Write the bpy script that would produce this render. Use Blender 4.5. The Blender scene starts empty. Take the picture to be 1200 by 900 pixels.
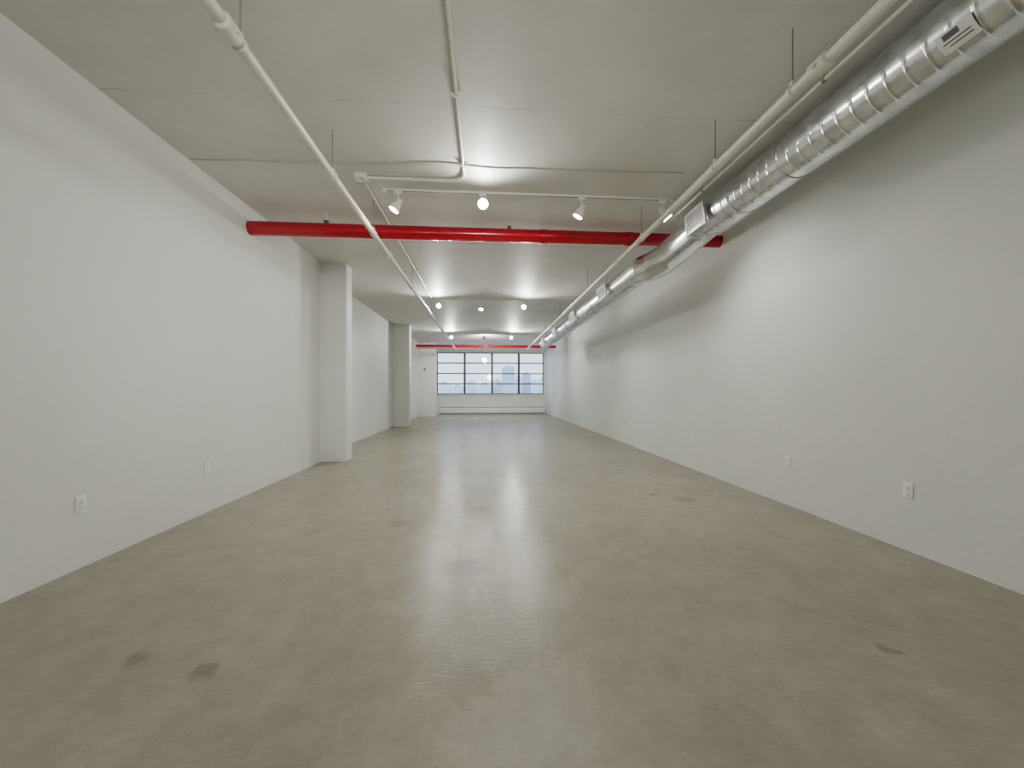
import bpy, bmesh, math, random
from mathutils import Vector, Matrix
random.seed(4)
sc = bpy.context.scene
col = sc.collection
PI = math.pi
R = math.radians

# ------------------------------------------------------------------ room dimensions (metres)
XL, XLF, XR = -2.83, -3.10, 3.28
YB, YF = -3.0, 20.5
H = 3.46
EYE = 1.25

# ------------------------------------------------------------------ materials
def newmat(name):
    m = bpy.data.materials.new(name); m.use_nodes = True
    nt = m.node_tree
    return m, nt, nt.nodes['Principled BSDF']
def N(nt, t, **k):
    n = nt.nodes.new(t)
    for a, v in k.items():
        setattr(n, a, v)
    return n
def noise(nt, vec, scale, detail=4, rough=.55):
    n = N(nt, 'ShaderNodeTexNoise'); n.inputs['Scale'].default_value = scale
    n.inputs['Detail'].default_value = detail; n.inputs['Roughness'].default_value = rough
    nt.links.new(vec, n.inputs['Vector']); return n.outputs['Fac']
def ramp(nt, fac, stops):
    r = N(nt, 'ShaderNodeValToRGB')
    e = r.color_ramp.elements
    e[0].position, e[0].color = stops[0][0], (*stops[0][1], 1)
    e[1].position, e[1].color = stops[-1][0], (*stops[-1][1], 1)
    for p, c in stops[1:-1]:
        q = e.new(p); q.color = (*c, 1)
    nt.links.new(fac, r.inputs['Fac']); return r.outputs['Color']
def mixc(nt, fac, a, b, blend='MIX'):
    m = N(nt, 'ShaderNodeMix', data_type='RGBA', blend_type=blend)
    for s, v in ((0, fac), (6, a), (7, b)):
        if isinstance(v, (int, float)): m.inputs[s].default_value = v
        elif isinstance(v, tuple): m.inputs[s].default_value = (*v, 1)
        else: nt.links.new(v, m.inputs[s])
    return m.outputs[2]
def math_(nt, op, a, b=None, clamp=False):
    m = N(nt, 'ShaderNodeMath', operation=op, use_clamp=clamp)
    for i, v in enumerate((a, b)):
        if v is None: continue
        if isinstance(v, (int, float)): m.inputs[i].default_value = v
        else: nt.links.new(v, m.inputs[i])
    return m.outputs[0]
def bump(nt, bs, height, strength, dist=.01):
    b = N(nt, 'ShaderNodeBump'); b.inputs['Strength'].default_value = strength
    b.inputs['Distance'].default_value = dist
    nt.links.new(height, b.inputs['Height']); nt.links.new(b.outputs['Normal'], bs.inputs['Normal'])
def geo(nt):
    return N(nt, 'ShaderNodeNewGeometry').outputs['Position']

def simple(name, c, rough=.5, metal=0, var=.06, scale=9, bmp=0):
    m, nt, bs = newmat(name)
    v = N(nt, 'ShaderNodeTexCoord').outputs['Object']
    f = noise(nt, v, scale)
    lo = tuple(max(0, x*(1-var)) for x in c); hi = tuple(min(1, x*(1+var)) for x in c)
    nt.links.new(ramp(nt, f, [(.3, lo), (.7, hi)]), bs.inputs['Base Color'])
    bs.inputs['Roughness'].default_value = rough; bs.inputs['Metallic'].default_value = metal
    if bmp: bump(nt, bs, noise(nt, v, scale*6), bmp)
    return m

def wall_mat():
    m, nt, bs = newmat('painted plaster')
    p = geo(nt)
    f = noise(nt, p, .8, 5)
    nt.links.new(ramp(nt, f, [(.3, (.72, .738, .712)), (.7, (.785, .802, .776))]), bs.inputs['Base Color'])
    bs.inputs['Roughness'].default_value = .6
    bump(nt, bs, noise(nt, p, 16, 6, .65), .34, .008)
    return m

def ceil_mat():
    m, nt, bs = newmat('painted concrete ceiling')
    p = geo(nt)
    base = ramp(nt, noise(nt, p, .9, 7, .62), [(.3, (.61, .605, .57)), (.7, (.74, .735, .70))])
    patchy = ramp(nt, noise(nt, p, 2.4, 8, .72), [(.35, (.45, .45, .435)), (.55, (.5, .5, .5)), (.75, (.55, .55, .55))])
    base = mixc(nt, .6, base, patchy, 'OVERLAY')
    sep = N(nt, 'ShaderNodeSeparateXYZ'); nt.links.new(p, sep.inputs[0])
    wob = math_(nt, 'MULTIPLY', noise(nt, p, 2.2, 3), .06)
    yy = math_(nt, 'ADD', sep.outputs['Y'], wob)
    acc = None
    for y0, w in ((3.05, .010), (3.86, .012), (5.9, .03), (7.4, .03), (9.1, .03), (11.2, .03), (13.3, .04), (15.4, .04), (17.4, .04)):
        d = math_(nt, 'ABSOLUTE', math_(nt, 'SUBTRACT', yy, y0 + .03))
        k = math_(nt, 'SUBTRACT', 1.0, math_(nt, 'DIVIDE', d, w), True)
        acc = k if acc is None else math_(nt, 'MAXIMUM', acc, k)
    # the seams open and close: broken by a coarse noise
    gate = math_(nt, 'MULTIPLY', math_(nt, 'SUBTRACT', noise(nt, p, 1.1, 3), .42), 5.0, True)
    brk = math_(nt, 'MULTIPLY', math_(nt, 'MULTIPLY', acc, gate), .6)
    c = mixc(nt, brk, base, (.26, .24, .20))
    # hairline cracks
    v = N(nt, 'ShaderNodeTexVoronoi', feature='DISTANCE_TO_EDGE'); v.inputs['Scale'].default_value = .45
    wv = N(nt, 'ShaderNodeTexNoise'); wv.inputs['Scale'].default_value = 2.5; wv.inputs['Detail'].default_value = 5; nt.links.new(p, wv.inputs['Vector'])
    of = N(nt, 'ShaderNodeVectorMath', operation='SCALE'); of.inputs['Scale'].default_value = .10; nt.links.new(wv.outputs['Color'], of.inputs[0])
    ad = N(nt, 'ShaderNodeVectorMath', operation='ADD'); nt.links.new(p, ad.inputs[0]); nt.links.new(of.outputs[0], ad.inputs[1])
    nt.links.new(ad.outputs[0], v.inputs['Vector'])
    crk = math_(nt, 'SUBTRACT', 1.0, math_(nt, 'DIVIDE', v.outputs['Distance'], .0035), True)
    gate2 = math_(nt, 'MULTIPLY', math_(nt, 'SUBTRACT', noise(nt, p, 1.2, 3), .53), 6.0, True)
    c = mixc(nt, math_(nt, 'MULTIPLY', math_(nt, 'MULTIPLY', crk, gate2), .35), c, (.30, .28, .24))
    nt.links.new(c, bs.inputs['Base Color'])
    bs.inputs['Roughness'].default_value = .55
    bump(nt, bs, noise(nt, p, 3, 6, .6), .25, .02)
    return m

def floor_mat():
    m, nt, bs = newmat('worn concrete floor')
    p = geo(nt)
    big = ramp(nt, noise(nt, p, .6, 9, .64), [(.26, (.252, .233, .172)), (.52, (.296, .277, .214)), (.78, (.346, .328, .266))])
    fine = ramp(nt, noise(nt, p, 5, 12, .80), [(.32, (.36, .36, .36)), (.68, (.63, .63, .63))])
    c = mixc(nt, .66, big, fine, 'OVERLAY')
    warp = N(nt, 'ShaderNodeTexNoise'); warp.inputs['Scale'].default_value = 14; warp.inputs['Detail'].default_value = 7; warp.inputs['Roughness'].default_value = .7; nt.links.new(p, warp.inputs['Vector'])
    off = N(nt, 'ShaderNodeVectorMath', operation='SCALE'); off.inputs['Scale'].default_value = .2
    nt.links.new(warp.outputs['Color'], off.inputs[0])
    pw = N(nt, 'ShaderNodeVectorMath', operation='ADD'); nt.links.new(p, pw.inputs[0]); nt.links.new(off.outputs[0], pw.inputs[1])
    acc = None
    for x, y, r, s in ((-.14, 2.73, .19, 1.0), (-1.62, 1.92, .055, .8), (-1.25, 1.82, .06, .85), (1.94, 1.73, .045, .8), (-.045, 4.1, .08, 1.0), (.30, 4.2, .06, 1.0),
                       (2.26, 4.29, .12, .65), (2.0, 4.5, .07, .6), (-.8, 3.7, .09, .6), (.25, 5.6, .07, .9)):
        d = N(nt, 'ShaderNodeVectorMath', operation='DISTANCE')
        nt.links.new(pw.outputs[0], d.inputs[0]); d.inputs[1].default_value = (x + .1, y + .1, .1)
        k = math_(nt, 'MULTIPLY', math_(nt, 'MULTIPLY', math_(nt, 'SUBTRACT', 1.25, math_(nt, 'DIVIDE', d.outputs['Value'], r)), 1.4, True), s)
        acc = k if acc is None else math_(nt, 'MAXIMUM', acc, k)
    c = mixc(nt, math_(nt, 'MULTIPLY', acc, .58), c, (.085, .07, .05))
    # fine scratches both ways
    for scl, th in (((14, .7, 1), .63), ((.8, 12, 1), .65)):
        mp = N(nt, 'ShaderNodeMapping'); mp.inputs['Scale'].default_value = scl; mp.inputs['Rotation'].default_value = (0, 0, .12); nt.links.new(p, mp.inputs['Vector'])
        s_ = noise(nt, mp.outputs[0], 2.6, 9, .8)
        k = math_(nt, 'MULTIPLY', math_(nt, 'SUBTRACT', s_, th - .08), 4.0, True)
        c = mixc(nt, math_(nt, 'MULTIPLY', k, .40), c, (.44, .425, .36))
    # fine cracks
    v = N(nt, 'ShaderNodeTexVoronoi', feature='DISTANCE_TO_EDGE'); v.inputs['Scale'].default_value = .9
    of = N(nt, 'ShaderNodeVectorMath', operation='SCALE'); of.inputs['Scale'].default_value = .15; nt.links.new(warp.outputs['Color'], of.inputs[0])
    ad = N(nt, 'ShaderNodeVectorMath', operation='ADD'); nt.links.new(p, ad.inputs[0]); nt.links.new(of.outputs[0], ad.inputs[1]); nt.links.new(ad.outputs[0], v.inputs['Vector'])
    crk = math_(nt, 'SUBTRACT', 1.0, math_(nt, 'DIVIDE', v.outputs['Distance'], .006), True)
    gate = math_(nt, 'MULTIPLY', math_(nt, 'SUBTRACT', noise(nt, p, 1.1, 3), .52), 6.0, True)
    c = mixc(nt, math_(nt, 'MULTIPLY', math_(nt, 'MULTIPLY', crk, gate), .4), c, (.13, .115, .085))
    nt.links.new(c, bs.inputs['Base Color'])
    rr = N(nt, 'ShaderNodeMapRange'); rr.inputs['From Min'].default_value = .3; rr.inputs['From Max'].default_value = .7
    rr.inputs['To Min'].default_value = .48; rr.inputs['To Max'].default_value = .68
    nt.links.new(noise(nt, p, 1.6, 7, .65), rr.inputs['Value']); nt.links.new(rr.outputs[0], bs.inputs['Roughness'])
    bs.inputs['Specular IOR Level'].default_value = .22
    bs.inputs['Coat Weight'].default_value = .38
    cr = N(nt, 'ShaderNodeMapRange'); cr.inputs['From Min'].default_value = .40; cr.inputs['From Max'].default_value = .60
    cr.inputs['To Min'].default_value = .09; cr.inputs['To Max'].default_value = .27
    nt.links.new(noise(nt, p, 3.5, 11, .78), cr.inputs['Value']); nt.links.new(cr.outputs[0], bs.inputs['Coat Roughness'])
    # fine trowel ripples across the room draw lamp reflections out lengthwise
    mp = N(nt, 'ShaderNodeMapping'); mp.inputs['Scale'].default_value = (4, 20, 1); nt.links.new(p, mp.inputs['Vector'])
    b1 = N(nt, 'ShaderNodeBump'); b1.inputs['Strength'].default_value = .36; b1.inputs['Distance'].default_value = .005
    nt.links.new(noise(nt, mp.outputs[0], 2.8, 6, .65), b1.inputs['Height'])
    b2 = N(nt, 'ShaderNodeBump'); b2.inputs['Strength'].default_value = .08; b2.inputs['Distance'].default_value = .01
    nt.links.new(noise(nt, p, 7, 8, .7), b2.inputs['Height']); nt.links.new(b1.outputs[0], b2.inputs['Normal'])
    nt.links.new(b2.outputs[0], bs.inputs['Normal']); nt.links.new(b2.outputs[0], bs.inputs['Coat Normal'])
    return m

def emis(name, c, s):
    m, nt, bs = newmat(name)
    bs.inputs['Base Color'].default_value = (*c, 1)
    bs.inputs['Emission Color'].default_value = (*c, 1); bs.inputs['Emission Strength'].default_value = s
    return m

def glass_mat():
    m = bpy.data.materials.new('window glass'); m.use_nodes = True
    nt = m.node_tree; nt.nodes.clear()
    o = N(nt, 'ShaderNodeOutputMaterial'); t = N(nt, 'ShaderNodeBsdfTransparent'); g = N(nt, 'ShaderNodeBsdfGlossy')
    t.inputs[0].default_value = (.95, .97, .98, 1); g.inputs['Roughness'].default_value = .03
    x = N(nt, 'ShaderNodeMixShader'); x.inputs[0].default_value = .04
    nt.links.new(t.outputs[0], x.inputs[1]); nt.links.new(g.outputs[0], x.inputs[2]); nt.links.new(x.outputs[0], o.inputs[0])
    return m

def facade(name, c, w):
    m, nt, bs = newmat(name)
    p = geo(nt); s = N(nt, 'ShaderNodeSeparateXYZ'); nt.links.new(p, s.inputs[0])
    cb = N(nt, 'ShaderNodeCombineXYZ'); nt.links.new(s.outputs['X'], cb.inputs[0]); nt.links.new(s.outputs['Z'], cb.inputs[1])
    b = N(nt, 'ShaderNodeTexBrick'); b.offset = 0
    nt.links.new(cb.outputs[0], b.inputs['Vector'])
    b.inputs['Scale'].default_value = .3; b.inputs['Mortar Size'].default_value = .03
    b.inputs['Color1'].default_value = (*w, 1); b.inputs['Color2'].default_value = (*[x*.9 for x in w], 1); b.inputs['Mortar'].default_value = (*c, 1)
    nt.links.new(b.outputs['Color'], bs.inputs['Base Color']); bs.inputs['Roughness'].default_value = .8
    return m

M = dict(
    wall=wall_mat(), ceil=ceil_mat(), floor=floor_mat(), glass=glass_mat(),
    white_pipe=simple('cream painted pipe', (.70, .69, .62), .4, 0, .08, 6),
    white=simple('white enamel', (.80, .80, .78), .35),
    plastic=simple('white plastic plate', (.90, .90, .89), .35, 0, .03),
    slot=simple('dark slot', (.025, .025, .025), .6),
    red=simple('red gloss paint', (.41, .0015, .015), .16, 0, .06, 5),
    steel=simple('galvanised steel', (.71, .74, .77), .22, 1, .24, 9),
    steel2=simple('galvanised joint band', (.75, .78, .81), .24, 1, .16, 10),
    grille=simple('grey grille enamel', (.34, .35, .36), .5, 0, .05, 10),
    rod=simple('hanger steel', (.24, .235, .22), .5, .3),
    clampm=simple('dark clamp steel', (.10, .08, .07), .5, .5),
    frame=simple('grey window steel', (.065, .072, .082), .45),
    cable=simple('painted cable', (.46, .45, .40), .6),
    paper=simple('paper sticker', (.80, .80, .76), .6, 0, .03),
    ink=simple('sticker print', (.10, .10, .11), .6),
    heater=simple('heater enamel', (.86, .86, .85), .4),
    shade_line=simple('heater slot', (.26, .26, .26), .6),
    bulb=emis('lit lamp', (1, .95, .84), 90),
    bulb_side=emis('lit lamp turned aside', (1, .95, .84), 60),
    ground=simple('hazy ground', (.70, .76, .82), .9, 0, .1, .01),  # distance haze mixed into the ground colour
)

# ------------------------------------------------------------------ mesh builder
class MB:
    def __init__(s): s.bm = bmesh.new()
    def box(s, x0, x1, y0, y1, z0, z1, bev=0):
        vs = [s.bm.verts.new((x, y, z)) for x in (x0, x1) for y in (y0, y1) for z in (z0, z1)]
        f = [(0, 1, 3, 2), (4, 6, 7, 5), (0, 4, 5, 1), (2, 3, 7, 6), (0, 2, 6, 4), (1, 5, 7, 3)]
        fs = [s.bm.faces.new([vs[i] for i in q]) for q in f]
        if bev:
            es = list({e for q in fs for e in q.edges})
            bmesh.ops.bevel(s.bm, geom=es, offset=bev, segments=2, profile=.6, affect='EDGES')
        return s
    def tube(s, pts, r, seg=16, caps=True):
        pts = [Vector(p) for p in pts]; n = len(pts)
        rs = r if isinstance(r, (list, tuple)) else [r]*n
        T = []
        for i in range(n):
            a = (pts[i]-pts[i-1]).normalized() if i else None
            b = (pts[i+1]-pts[i]).normalized() if i < n-1 else None
            T.append(((a or b) + (b or a)).normalized())
        up = Vector((0, 0, 1)) if abs(T[0].z) < .9 else Vector((1, 0, 0))
        u = T[0].cross(up).normalized(); rings = []
        for i in range(n):
            u = (u - T[i]*u.dot(T[i])).normalized(); v = T[i].cross(u)
            rings.append([s.bm.verts.new(pts[i] + (u*math.cos(2*PI*j/seg) + v*math.sin(2*PI*j/seg))*rs[i]) for j in range(seg)])
        for a, b in zip(rings, rings[1:]):
            for j in range(seg):
                s.bm.faces.new((a[j], a[(j+1) % seg], b[(j+1) % seg], b[j]))
        if caps:
            s.bm.faces.new(rings[0][::-1]); s.bm.faces.new(rings[-1])
        return s
    def lathe(s, prof, o, d, seg=24):
        # prof: (radius, distance along d)
        o = Vector(o); d = Vector(d).normalized()
        up = Vector((0, 0, 1)) if abs(d.z) < .9 else Vector((1, 0, 0))
        u = d.cross(up).normalized(); v = d.cross(u); rings = []
        for r, h in prof:
            r = max(r, .0005)
            rings.append([s.bm.verts.new(o + d*h + (u*math.cos(2*PI*j/seg) + v*math.sin(2*PI*j/seg))*r) for j in range(seg)])
        for a, b in zip(rings, rings[1:]):
            for j in range(seg):
                s.bm.faces.new((a[j], a[(j+1) % seg], b[(j+1) % seg], b[j]))
        return s
    def build(s, name, mat, parent=None, smooth=True, local=False):
        bmesh.ops.recalc_face_normals(s.bm, faces=s.bm.faces)
        if parent is not None and not local:
            w = parent.location.copy()
            if parent.parent: w += parent.parent.location
            bmesh.ops.translate(s.bm, vec=-w, verts=s.bm.verts)
        me = bpy.data.meshes.new(name); s.bm.to_mesh(me); s.bm.free()
        if smooth:
            for p in me.polygons: p.use_smooth = True
            me.set_sharp_from_angle(angle=R(38))
        me.materials.append(mat)
        o = bpy.data.objects.new(name, me); col.objects.link(o)
        if parent is not None: o.parent = parent
        return o

def tag(o, label=None, cat=None, group=None, kind=None):
    if label: o['label'] = label
    if cat: o['category'] = cat
    if group: o['group'] = group
    if kind: o['kind'] = kind
    return o
def thing(name, loc, label, cat, group=None):
    o = bpy.data.objects.new(name, None); o.empty_display_size = .05
    o.location = loc; col.objects.link(o)
    return tag(o, label, cat, group)
def struct(name, mb, mat, label, cat):
    return tag(mb.build(name, mat, smooth=False), label, cat, kind='structure')

# ------------------------------------------------------------------ the setting
struct('floor', MB().box(-3.4, 3.5, YB, YF+.2, -.2, 0), M['floor'], 'worn olive grey polished concrete floor with faint stains', 'floor')
struct('ceiling', MB().box(-3.4, 3.5, YB, YF+.2, H, H+.2), M['ceil'], 'cream painted concrete ceiling with formwork seams', 'ceiling')
w = MB(); w.box(-3.3, XL, YB, 6.72, 0, H); w.box(-3.3, XL-.018, 6.72, 6.96, 0, H); w.box(-3.3, XLF, 6.96, YF, 0, H)
struct('wall_left', w, M['wall'], 'long white plastered left wall with recessed far stretch', 'wall')
struct('wall_right', MB().box(XR, XR+.2, YB, YF, 0, H), M['wall'], 'long white plastered right wall below the round duct', 'wall')
struct('wall_back', MB().box(-3.4, 3.5, YB-.2, YB, 0, H), M['wall'], 'white wall behind the viewer', 'wall')
WX0, WX1, WZ0, WZ1 = -2.5, 3.14, 1.02, 3.22
w = MB(); w.box(-3.3, WX0, YF, YF+.2, 0, H); w.box(WX1, XR+.2, YF, YF+.2, 0, H); w.box(WX0, WX1, YF, YF+.2, 0, WZ0); w.box(WX0, WX1, YF, YF+.2, WZ1, H)
struct('wall_far', w, M['wall'], 'white end wall around the wide grid window', 'wall')
struct('trim_1', MB().box(WX0, WX1, YF-.08, YF+.12, WZ0-.04, WZ0, .008), M['white'], 'white window sill along the foot of the grid window', 'sill')
# window
wi = bpy.data.objects.new('window_1', None); wi.location = (.32, YF+.1, WZ0); col.objects.link(wi)
tag(wi, 'wide industrial steel grid window in the end wall', 'window', kind='structure')
bx = [WX0, -1.05, .39, 1.81, WX1]
f = MB()
f.box(WX0, WX1, YF+.07, YF+.13, WZ0, WZ0+.05); f.box(WX0, WX1, YF+.07, YF+.13, WZ1-.05, WZ1)
f.box(WX0, WX0+.05, YF+.07, YF+.13, WZ0, WZ1); f.box(WX1-.05, WX1, YF+.07, YF+.13, WZ0, WZ1)
f.build('frame', M['frame'], wi, False)
for x in bx[1:-1]:
    MB().box(x-.06, x+.06, YF+.05, YF+.15, WZ0, WZ1, .008).build('mullion', M['frame'], wi, False)
dz = (WZ1-WZ0)/4
for k in (1, 2, 3):
    MB().box(WX0, WX1, YF+.08, YF+.125, WZ0+dz*k-.032, WZ0+dz*k+.032).build('glazing_bar', M['frame'], wi, False)
for i in range(4):
    MB().box(bx[i]+.05, bx[i+1]-.05, YF+.098, YF+.102, WZ0+.04, WZ1-.04).build('glass', M['glass'], wi, False)

# columns
def column(x1, y0, y1, label):
    t = thing('column', ((XLF+x1)/2, (y0+y1)/2, 0), label, 'column')
    MB().box(XLF, x1, y0, y1, 0, H, .012).build('shaft', M['wall'], t)
    return t
c1 = column(-2.41, 6.96, 7.26, 'nearest white square column, standing at the end of the near left wall')
c2 = column(-2.55, 13.4, 13.75, 'middle white square column, halfway along the recessed left wall')
c3 = column(-2.30, 18.4, 18.8, 'farthest white column, beside the grid window on the left')

# baseboard heater under the window
t = thing('baseboard_heater', (.42, YF-.06, 0), 'long low white baseboard heater under the grid window', 'heater')
b = MB(); b.box(-2.35, 3.2, YF-.10, YF, .05, .33, .006); b.build('cover', M['heater'], t)
MB().box(-2.33, 3.18, YF-.095, YF-.005, .33, .37).build('fin_slot', M['shade_line'], t)
MB().box(-2.35, 3.2, YF-.11, YF, .37, .41, .005).build('top_rail', M['heater'], t)
MB().box(-2.3, 3.15, YF-.07, YF-.01, 0, .05).build('plinth', M['shade_line'], t)
for x in (-.5, 1.35):
    MB().box(x-.04, x+.04, YF-.106, YF-.1, .05, .33).build('joint_strip', M['heater'], t)

# ------------------------------------------------------------------ sprinkler pipes
def sprinkler(x, z, y0, y1, hang, coup, heads, label):
    t = thing('sprinkler_pipe', (x, y0, z), label, 'pipe')
    MB().tube([(x, y0, z), (x, y1, z)], .032, 20).build('pipe', M['white_pipe'], t)
    for y in coup:
        b = MB(); b.tube([(x, y-.06, z), (x, y-.05, z), (x, y+.05, z), (x, y+.06, z)], [.036, .045, .045, .036], 20)
        b.tube([(x-.055, y, z-.01), (x+.055, y, z-.01)], .012, 8)
        b.build('coupling', M['white_pipe'], t)
    for y in hang:
        MB().tube([(x, y, z+.05), (x, y, H)], .0042, 8).build('hanger_rod', M['rod'], t)
        b = MB(); b.tube([(x, y-.013, z), (x, y+.013, z)], .039, 20); b.box(x-.012, x+.012, y-.012, y+.012, z+.03, z+.065)
        b.build('hanger_ring', M['white_pipe'], t)
    for y in heads:
        b = MB(); b.lathe([(0, 0), (.012, 0), (.012, .045), (.008, .045), (.008, .065), (.022, .068), (.022, .073), (0, .075)], (x, y, z+.028), (0, 0, 1), 14)
        h = b.build('sprinkler_head', M['white_pipe'], t)
    return t
ZS = EYE+1.82
sprinkler(-1.29, ZS, -2.9, 17.4, (2.15, 3.4, 4.62, 7.0, 9.6, 12.2, 14.8), (2.05, 5.35, 8.7, 12.0), (6.1, 8.4, 11), 'left cream painted sprinkler pipe, running lengthwise over the left half of the floor')
sprinkler(1.88, ZS, -2.9, 17.4, (2.25, 3.05, 4.55, 7.0, 9.6, 12.2, 14.8), (2.05, 5.4, 8.7, 12.0), (6.1, 8.4, 11), 'right cream painted sprinkler pipe, running lengthwise beside the round duct')

# ------------------------------------------------------------------ red pipes across the room
def red_pipe(a, b_, r, hang, coup, label):
    a, b_ = Vector(a), Vector(b_); d = (b_-a).normalized()
    t = thing('red_pipe', ((a+b_)/2), label, 'pipe')
    MB().tube([a, b_], r, 28).build('pipe', M['red'], t)
    for x in coup:
        p = a + d*((x-a.x)/d.x)
        MB().lathe([(r*.99, -.05), (r+.004, -.05), (r+.006, -.042), (r+.006, .042), (r+.004, .05), (r*.99, .05)], p, d, 28).build('coupling', M['red'], t)
    for x in hang:
        p = a + d*((x-a.x)/d.x)
        MB().tube([p + Vector((0, 0, r+.01)), Vector((p.x, p.y, H))], .006, 8).build('hanger_rod', M['white_pipe'], t)
        b = MB()
        b.box(p.x-.025, p.x+.025, p.y-.025, p.y+.025, p.z+r-.004, p.z+r+.035, .005)
        b.build('clamp', M['clampm'], t)
    return t
red_pipe((XL, 4.9, EYE+1.955), (XR, 5.22, EYE+2.08), .083, (-1.95, .32), (.78, 1.95), 'thick glossy red pipe crossing the room in front of the nearest column')
red_pipe((XLF, 17.8, EYE+2.0), (XR, 17.8, EYE+2.0), .064, (-1.0, 1.0), (.2,), 'distant red pipe crossing the room just before the grid window')

# ------------------------------------------------------------------ round duct
du = thing('round_duct', (2.6, 1, EYE+1.95), 'large silver spiral round air duct hanging along the top of the right wall', 'duct')
def spiral(x, z, y0, y1, r, pitch, ridge):
    b = MB(); seg = 48; n = int((y1-y0)/(pitch/20)); rings = []
    for i in range(n+1):
        y = y0 + (y1-y0)*i/n; ring = []
        for j in range(seg):
            ph = ((y/pitch) - j/seg) % 1
            k = ridge*min(1, max(0, 1.5*(1-abs(ph-.5)/.085)))
            a = 2*PI*j/seg
            ring.append(b.bm.verts.new((x+(r+k)*math.cos(a), y, z+(r+k)*math.sin(a))))
        rings.append(ring)
    for p, q in zip(rings, rings[1:]):
        for j in range(seg): b.bm.faces.new((p[j], p[(j+1) % seg], q[(j+1) % seg], q[j]))
    b.bm.faces.new(rings[0]); b.bm.faces.new(rings[-1][::-1])
    return b
DX, DZ, DR = 2.61, EYE+1.975, .189
EX, EZ, ER = 2.11, EYE+1.62, .160
def build_s(b, name):
    o = b.build(name, M['steel'], du)
    o.data.set_sharp_from_angle(angle=R(80)); return o
build_s(spiral(DX, DZ, -2.9, 4.6, DR, .11, .0048), 'near_run')
build_s(spiral(EX, EZ, 5.3, 13.6, ER, .11, .0045), 'far_run')
# segmented offset under the red pipe
P = [(DX, 4.50, DZ), (DX-.02, 4.60, DZ-.03), (DX-.13, 4.71, DZ-.14), (2.29, 4.83, EZ+.05), (2.17, 4.93, EZ-.01), (EX+.01, 5.04, EZ), (EX, 5.14, EZ), (EX, 5.32, EZ)]
o = MB().tube(P, [DR+.008, DR+.006, DR-.002, DR-.008, DR-.010, DR-.012, ER+.012, ER+.010], 40).build('offset_elbow', M['steel2'], du)
o.data.set_sharp_from_angle(angle=R(12))
for y in (.2, 1.62, 3.75, 4.54):
    MB().lathe([(DR, -.02), (DR+.008, -.02), (DR+.010, -.014), (DR+.010, .014), (DR+.008, .02), (DR, .02)], (DX, y, DZ), (0, 1, 0), 40).build('joint_band', M['steel2'], du)
for y in (5.32, 7.2, 9.4, 11.6):
    MB().lathe([(ER, -.025), (ER+.010, -.025), (ER+.014, -.017), (ER+.014, .017), (ER+.010, .025), (ER, .025)], (EX, y, EZ), (0, 1, 0), 40).build('joint_band', M['steel2'], du)
for x, z, r, ys in ((DX, DZ, DR, (.9, 3.1)), (EX, EZ, ER, (6.6, 8.9, 11.2, 13.3))):
    for y in ys:
        b = MB(); b.lathe([(r+.004, -.009), (r+.007, -.009), (r+.007, .009), (r+.004, .009)], (x, y, z), (0, 1, 0), 32)
        b.box(x-.006, x+.006, y-.001, y+.001, z+r, H)
        b.build('hanger_strap', M['steel2'], du)
def register(cx, r, z, y0, y1, hh, tilt, nm='air_register'):
    # saddle box on the left side of the duct, its louvred face looking into the room
    Q = Matrix.Translation((cx, 0, z)) @ Matrix.Rotation(tilt, 4, 'Y')
    def fin(b): b.bm.transform(Q); return b
    xo = -(r+.035)
    b = MB(); b.box(xo, -r*.72, y0, y1, -hh, hh, .004)
    g = fin(b).build(nm, M['steel2'], du)
    b = MB()
    b.box(xo-.012, xo, y0-.02, y1+.02, hh-.012, hh+.02); b.box(xo-.012, xo, y0-.02, y1+.02, -hh-.02, -hh+.012)
    b.box(xo-.012, xo, y0-.02, y0+.015, -hh, hh); b.box(xo-.012, xo, y1-.015, y1+.02, -hh, hh)
    def sub(b, n, m):
        o = fin(b).build(n, m, du, False); o.parent = g; return o
    sub(b, 'face_frame', M['grille'])
    sub(MB().box(xo-.003, xo-.001, y0+.01, y1-.01, -hh+.01, hh-.01), 'dark_throat', M['slot'])
    b = MB(); n = 7
    for i in range(n):
        zz = -hh+.012+(2*hh-.024)*(i+.5)/n
        b.box(xo-.010, xo-.003, y0+.01, y1-.01, zz-.005, zz+.005)
    sub(b, 'louvre_blades', M['grille'])
register(DX, DR, DZ, 4.08, 4.44, .10, R(-8))
register(EX, ER, EZ, 6.05, 6.45, .085, R(-8))
register(EX, ER, EZ, 8.2, 8.6, .085, R(-8))
register(EX, ER, EZ, 10.5, 10.9, .085, R(-8))
register(EX, ER, EZ, 12.6, 13.0, .085, R(-8))
# paper sticker wrapped on the near run (its lines are too small to read)
def patch(a0, a1, y0, y1, rr):
    b = MB(); rows = []
    for i in range(9):
        a = a0+(a1-a0)*i/8
        rows.append([b.bm.verts.new((DX+rr*math.cos(a), y, DZ+rr*math.sin(a))) for y in (y0, y1)])
    for p, q in zip(rows, rows[1:]): b.bm.faces.new((p[0], p[1], q[1], q[0]))
    return b
st = patch(R(204), R(236), 1.78, 1.94, DR+.0075).build('sticker', M['paper'], du)
for a0, a1, y0, y1, nm in ((207, 216, 1.84, 1.91, 'printed_block'), (220, 222, 1.80, 1.92, 'printed_line'), (226, 228, 1.80, 1.90, 'printed_line')):
    k = patch(R(a0), R(a1), y0, y1, DR+.0085).build(nm, M['ink'], du); k.parent = st

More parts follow.
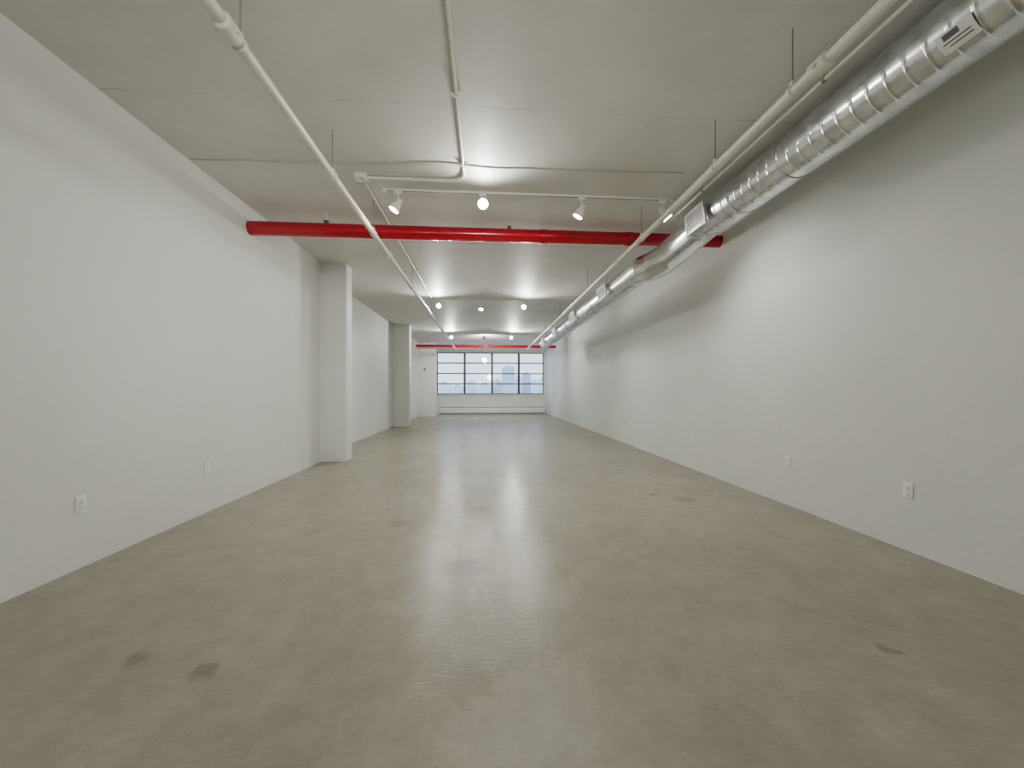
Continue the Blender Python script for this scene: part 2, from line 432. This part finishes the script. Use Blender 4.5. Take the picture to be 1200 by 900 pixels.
# ------------------------------------------------------------------ conduits, boxes, cable on the ceiling
ZC = H-.018
t = thing('ceiling_conduit', (-.21, 2, ZC), 'cream conduit on the ceiling centre, bending left at the track lights', 'conduit')
path = [(-.21, -2.9, ZC), (-.21, 3.95, ZC)] + [(-.36+.15*math.cos(a), 3.95+.15*math.sin(a), ZC) for a in [R(x) for x in range(10, 91, 10)]] + [(-1.2, 4.1, ZC)]
MB().tube(path, .015, 12).build('pipe', M['white_pipe'], t)
for y in (1.5, 2.9, 3.8):
    MB().box(-.245, -.175, y-.01, y+.01, H-.034, H, .003).build('strap', M['white_pipe'], t)
t = thing('junction_box', (-1.26, 4.1, H), 'small square junction box at the left end of the bent ceiling conduit', 'electrical box')
MB().box(-1.32, -1.2, 4.04, 4.16, H-.05, H, .004).build('box_body', M['white_pipe'], t)
MB().box(-1.325, -1.195, 4.035, 4.165, H-.055, H-.05, .002).build('cover_plate', M['steel2'], t)
t = thing('ceiling_conduit', (-1.26, 6.8, ZC), 'cream conduit leading from the junction box over the red pipe to the middle light track', 'conduit')
MB().tube([(-1.26, 4.16, ZC), (-1.26, 9.30, ZC), (-1.28, 9.42, ZC), (-1.36, 9.53, ZC)], .015, 12).build('pipe', M['white_pipe'], t)
for y in (5.6, 7.2, 8.8):
    MB().box(-1.295, -1.225, y-.01, y+.01, H-.034, H, .003).build('strap', M['white_pipe'], t)
t = thing('side_conduit', (2.27, 2, EYE+2.08), 'thin cream conduit running between the right sprinkler pipe and the duct', 'conduit')
MB().tube([(2.27, -2.9, EYE+2.08), (2.27, 4.7, EYE+2.08)], .013, 12).build('pipe', M['white_pipe'], t)
for y in (.9, 2.45, 3.9):
    b = MB(); b.tube([(2.27, y-.01, EYE+2.08), (2.27, y+.01, EYE+2.08)], .018, 12); b.tube([(2.27, y, EYE+2.09), (2.27, y, H)], .003, 8)
    b.build('hanger', M['rod'], t)
pts = []
for i in range(41):
    x = XL+.02 + (2.0-XL)*i/40
    y = 3.86 - .07*math.exp(-((x+.5)/.35)**2) + .006*math.sin(i*1.1) - .02*x
    pts.append((x, y, H-.005))
tag(MB().tube(pts, .005, 8).build('ceiling_cable', M['cable']), 'thin wavy painted cable stapled across the ceiling before the track lights', 'cable')
t = thing('ceiling_hook', (.36, 3.04, H), 'tiny painted hook in a round patch on the ceiling before the track lights', 'hook')
MB().lathe([(.03, 0), (.03, .001), (.02, .002), (0, .002)], (.36, 3.04, H), (0, 0, -1), 20).build('base_disc', M['ceil'], t)
MB().tube([(.36, 3.04, H), (.36, 3.04, H-.012), (.364, 3.04, H-.018), (.371, 3.04, H-.018), (.374, 3.04, H-.012)], .002, 8).build('bent_wire', M['cable'], t)

# ------------------------------------------------------------------ track lights
def track(y, x0, x1, label):
    t = thing('light_track', ((x0+x1)/2, y, H), label, 'light track')
    b = MB(); b.box(x0, x1, y-.018, y+.018, H-.022, H, .003); b.build('rail', M['white'], t)
    MB().box(x0, x1, y-.005, y+.005, H-.0225, H-.0215).build('slot', M['slot'], t)
    for x in (x0, x1): MB().box(x-.02, x+.02, y-.022, y+.022, H-.026, H, .003).build('end_cap', M['white'], t)
track(4.35, -1.1, 2.15, 'white light track on the ceiling before the near red pipe')
track(9.55, -1.45, 1.5, 'white light track on the ceiling midway down the room')
track(15.1, -1.5, 1.4, 'white light track on the ceiling farthest down the room')

LC = (1, .970, .905)
def lamp(kind, loc, d, power, cone=170, rad=.1, nm='spot_lamp'):
    L = bpy.data.lights.new(nm, kind); L.energy = power; L.color = LC; L.shadow_soft_size = rad
    if kind == 'SPOT': L.spot_size = R(cone); L.spot_blend = 1
    lo = bpy.data.objects.new(nm, L); lo.location = loc
    lo.rotation_euler = Vector(d).to_track_quat('-Z', 'Y').to_euler(); col.objects.link(lo)
def spotlight(x, y, d, label, power, group, lit='bulb', cone=165, rad=.06):
    d = Vector(d).normalized(); zt = H-.024
    t = thing('track_spotlight', (x, y, zt), label, 'spotlight', group)
    MB().box(x-.04, x+.04, y-.016, y+.016, zt-.025, zt, .004).build('adapter', M['white'], t)
    MB().tube([(x, y, zt-.02), (x, y, zt-.10)], .008, 10).build('stem', M['white'], t)
    c = Vector((x, y, zt-.13))
    MB().lathe([(.0, -.022), (.016, -.02), (.022, 0), (.016, .02), (0, .022)], c+Vector((0, 0, .02)), (0, 0, 1), 14).build('swivel_joint', M['white'], t)
    back = c - d*.05
    MB().lathe([(0, 0), (.022, .002), (.03, .015), (.033, .05), (.045, .075), (.056, .10), (.06, .145), (.056, .145), (.05, .105), (.03, .08)], back, d, 24).build('lamp_shade', M['white'], t)
    MB().lathe([(.028, .09), (.048, .118), (.05, .126), (.04, .14), (.02, .149), (0, .151)], back, d, 20).build('bulb', M[lit], t)
    lamp('SPOT', back + d*(.16+rad), d, power, cone, rad)
    return t
g1, g2, g3 = 'spotlights on the near track', 'spotlights on the middle track', 'spotlights on the far track'
spotlight(-.95, 4.35, (-.45, -.1, -.8), 'leftmost spotlight on the near track, a white head aimed down and left', 38, g1, 'bulb_side', 176, .2)
spotlight(-.02, 4.35, (.02, -1, -.22), 'glaring spotlight on the near track turned straight towards the viewer', 85, g1, 'bulb', 172)
spotlight(1.10, 4.35, (-.45, .12, -.85), 'white spotlight on the near track, between the glaring one and the right sprinkler pipe', 115, g1, 'bulb_side', 176, .2)
spotlight(2.05, 4.35, (.5, -.1, -.65), 'rightmost spotlight on the near track, half hidden beside the right sprinkler pipe', 60, g1, 'bulb', 155, .25)
spotlight(-1.1, 9.55, (-.1, -1, -.3), 'left lit spotlight on the middle track', 130, g2, 'bulb', 178, .10)
spotlight(-.08, 9.55, (-.1, -.3, -.9), 'centre spotlight on the middle track, aimed down at the floor', 170, g2, 'bulb', 178, .16)
spotlight(.94, 9.55, (.2, -1, -.3), 'right lit spotlight on the middle track', 120, g2, 'bulb', 178, .16)
spotlight(-1.26, 15.1, (-.2, -1, -.35), 'left lit spotlight on the far track', 210, g3, 'bulb', 178, .10)
spotlight(-.03, 15.1, (.1, 1, -.3), 'centre spotlight on the far track, turned to the window wall', 450, g3, 'bulb_side', 178, .15)
spotlight(1.0, 15.1, (.35, -1, -.35), 'right lit spotlight on the far track', 230, g3, 'bulb', 178, .16)
# added fill lights behind the viewer: two soft points, one spot onto column fronts
for x in (-.8, .9): lamp('POINT', (x, -1.2, 2.0), (0, 0, -1), 26, rad=.35, nm='fill_lamp')
lamp('SPOT', (.6, -1.6, 2.7), (-.22, 1, -.10), 480, 62, .35)

# ------------------------------------------------------------------ outlets
def make_outlet():
    # local frame: plate lies in the XZ plane, facing -Y
    t = thing('wall_outlet', (0, 0, 0), 'x', 'outlet')
    MB().box(-.036, .036, -.007, 0, -.058, .058, .003).build('plate', M['plastic'], t, True, True)
    for s in (-1, 1):
        so = MB().box(-.017, .017, -.010, -.007, s*.022-.015, s*.022+.015, .002).build('socket', M['plastic'], t, True, True)
        b = MB(); b.box(-.008, -.005, -.0105, -.0099, s*.022-.002, s*.022+.008); b.box(.005, .008, -.0105, -.0099, s*.022-.002, s*.022+.008); b.box(-.003, .003, -.0105, -.0099, s*.022-.011, s*.022-.006)
        b.build('slots', M['slot'], so, False, True)
    b = MB().lathe([(.0035, 0), (.0035, .002), (0, .002)], (0, -.007, 0), (0, -1, 0), 10).build('screw', M['steel2'], t, True, True)
    return t
def copy_tree(o, parent=None):
    c = o.copy(); col.objects.link(c); c.parent = parent
    for ch in list(o.children): copy_tree(ch, c)
    return c
proto = make_outlet(); first = [True]
def outlet(x, y, z, rz, label, group):
    o = proto if first[0] else copy_tree(proto); first[0] = False
    o.location = (x, y, z); o.rotation_euler = (0, 0, rz); o['label'] = label; o['group'] = group
gl, gr = 'outlets along the left wall', 'outlets along the right wall'
outlet(XL, 2.93, .45, R(90), 'white wall outlet low on the left wall, nearest the viewer', gl)
outlet(XL, 4.17, .45, R(90), 'white wall outlet low on the left wall, second from the viewer', gl)
outlet(XL, 5.67, .47, R(90), 'white wall outlet low on the left wall, closest to the nearest column', gl)
for y, lb in ((2.79, 'white wall outlet low on the right wall, nearest the viewer'), (3.98, 'white wall outlet low on the right wall, second from the viewer'),
              (5.9, 'white wall outlet low on the right wall, third from the viewer'), (8.9, 'white wall outlet low on the right wall, fourth from the viewer'),
              (10.7, 'white wall outlet low on the right wall, fifth from the viewer'), (12.2, 'white wall outlet low on the right wall, sixth and farthest from the viewer')):
    outlet(XR, y, .47, R(-90), lb, gr)
t = thing('wall_conduit', (XR, 18, 1), 'short vertical conduit with a switch box on the right wall near the window', 'conduit')
MB().tube([(XR-.02, 18, 1.15), (XR-.02, 18, 2.35)], .014, 10).build('pipe', M['white_pipe'], t)
MB().box(XR-.05, XR, 17.94, 18.06, 1.0, 1.16, .004).build('switch_box', M['steel2'], t)
t = thing('wall_control', (-2.8, 18.4, 2.2), 'small pale control box high on the farthest column', 'control box')
MB().box(-2.86, -2.74, 18.37, 18.4, 2.12, 2.28, .005).build('housing', M['cable'], t)
MB().box(-2.83, -2.77, 18.366, 18.37, 2.2, 2.25).build('display', M['slot'], t)

# ------------------------------------------------------------------ hazy city outside
tag(MB().box(-1500, 1500, 60, 4000, -41, -40).build('ground', M['ground'], smooth=False), 'hazy city ground far below the window', 'ground', kind='structure')
fa = facade('pale hazy facade', (.80, .86, .91), (.76, .83, .89))  # facade colours are paled and blued to paint in the haze
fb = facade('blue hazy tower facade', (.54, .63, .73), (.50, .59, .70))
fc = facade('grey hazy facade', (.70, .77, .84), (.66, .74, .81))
D = 400
for u0, u1, v, dd, mt, lb in (
    (514, 528, 449, 60, fa, 'pale hazy low block at the left end of the skyline'),
    (529, 543, 452, 20, fc, 'grey low block in the first window bay from the left'),
    (547, 560, 447, 40, fa, 'pale flat block left in the second window bay'),
    (561, 575, 451, 0, fc, 'grey low block right in the second window bay'),
    (578, 588, 446, 20, fc, 'grey mid-height block just left of the blue tower'),
    (589, 603, 430, 0, fb, 'tall blue tower rising highest on the skyline'),
    (604, 613, 442, 60, fa, 'pale block just right of the blue tower'),
    (614, 622, 438, 20, fb, 'slim blue tower in the last window bay'),
    (623, 632, 447, 0, fc, 'grey block right of the slim blue tower'),
    (633, 645, 444, 40, fa, 'pale block at the right end of the skyline')):
    k = (D+dd)/455
    x0, x1 = (u0-568)*k, (u1-568)*k; zt = EYE+(457-v)*k
    t = thing('building', ((x0+x1)/2, D+dd, -40), lb, 'building', 'skyline buildings outside the window')
    MB().box(x0, x1, D+dd, D+dd+18, -40, zt).build('tower_body', mt, t, False)
    MB().box(x0+.25*(x1-x0), x1-.3*(x1-x0), D+dd+4, D+dd+12, zt, zt+2.2).build('roof_housing', fc, t, False)

# ------------------------------------------------------------------ sky
wd = bpy.data.worlds.new('sky'); sc.world = wd; wd.use_nodes = True
nt = wd.node_tree; bg = nt.nodes['Background']
tc = N(nt, 'ShaderNodeTexCoord'); sp = N(nt, 'ShaderNodeSeparateXYZ'); nt.links.new(tc.outputs['Generated'], sp.inputs[0])
cr = ramp(nt, sp.outputs['Z'], [(0, (.71, .82, .94)), (.12, (.62, .77, .95)), (.6, (.57, .73, .95))])
nt.links.new(cr, bg.inputs['Color']); bg.inputs['Strength'].default_value = 3.0

# ------------------------------------------------------------------ camera
cd = bpy.data.cameras.new('camera'); cam = bpy.data.objects.new('camera', cd); col.objects.link(cam)
cd.sensor_width = 36; cd.lens = 36*455/1200; cd.shift_y = 7/1200; cd.clip_end = 5000; cd.clip_start = .05
cam.location = (0, 0, EYE); cam.rotation_euler = (R(90), 0, -math.atan(32/455))
sc.camera = cam
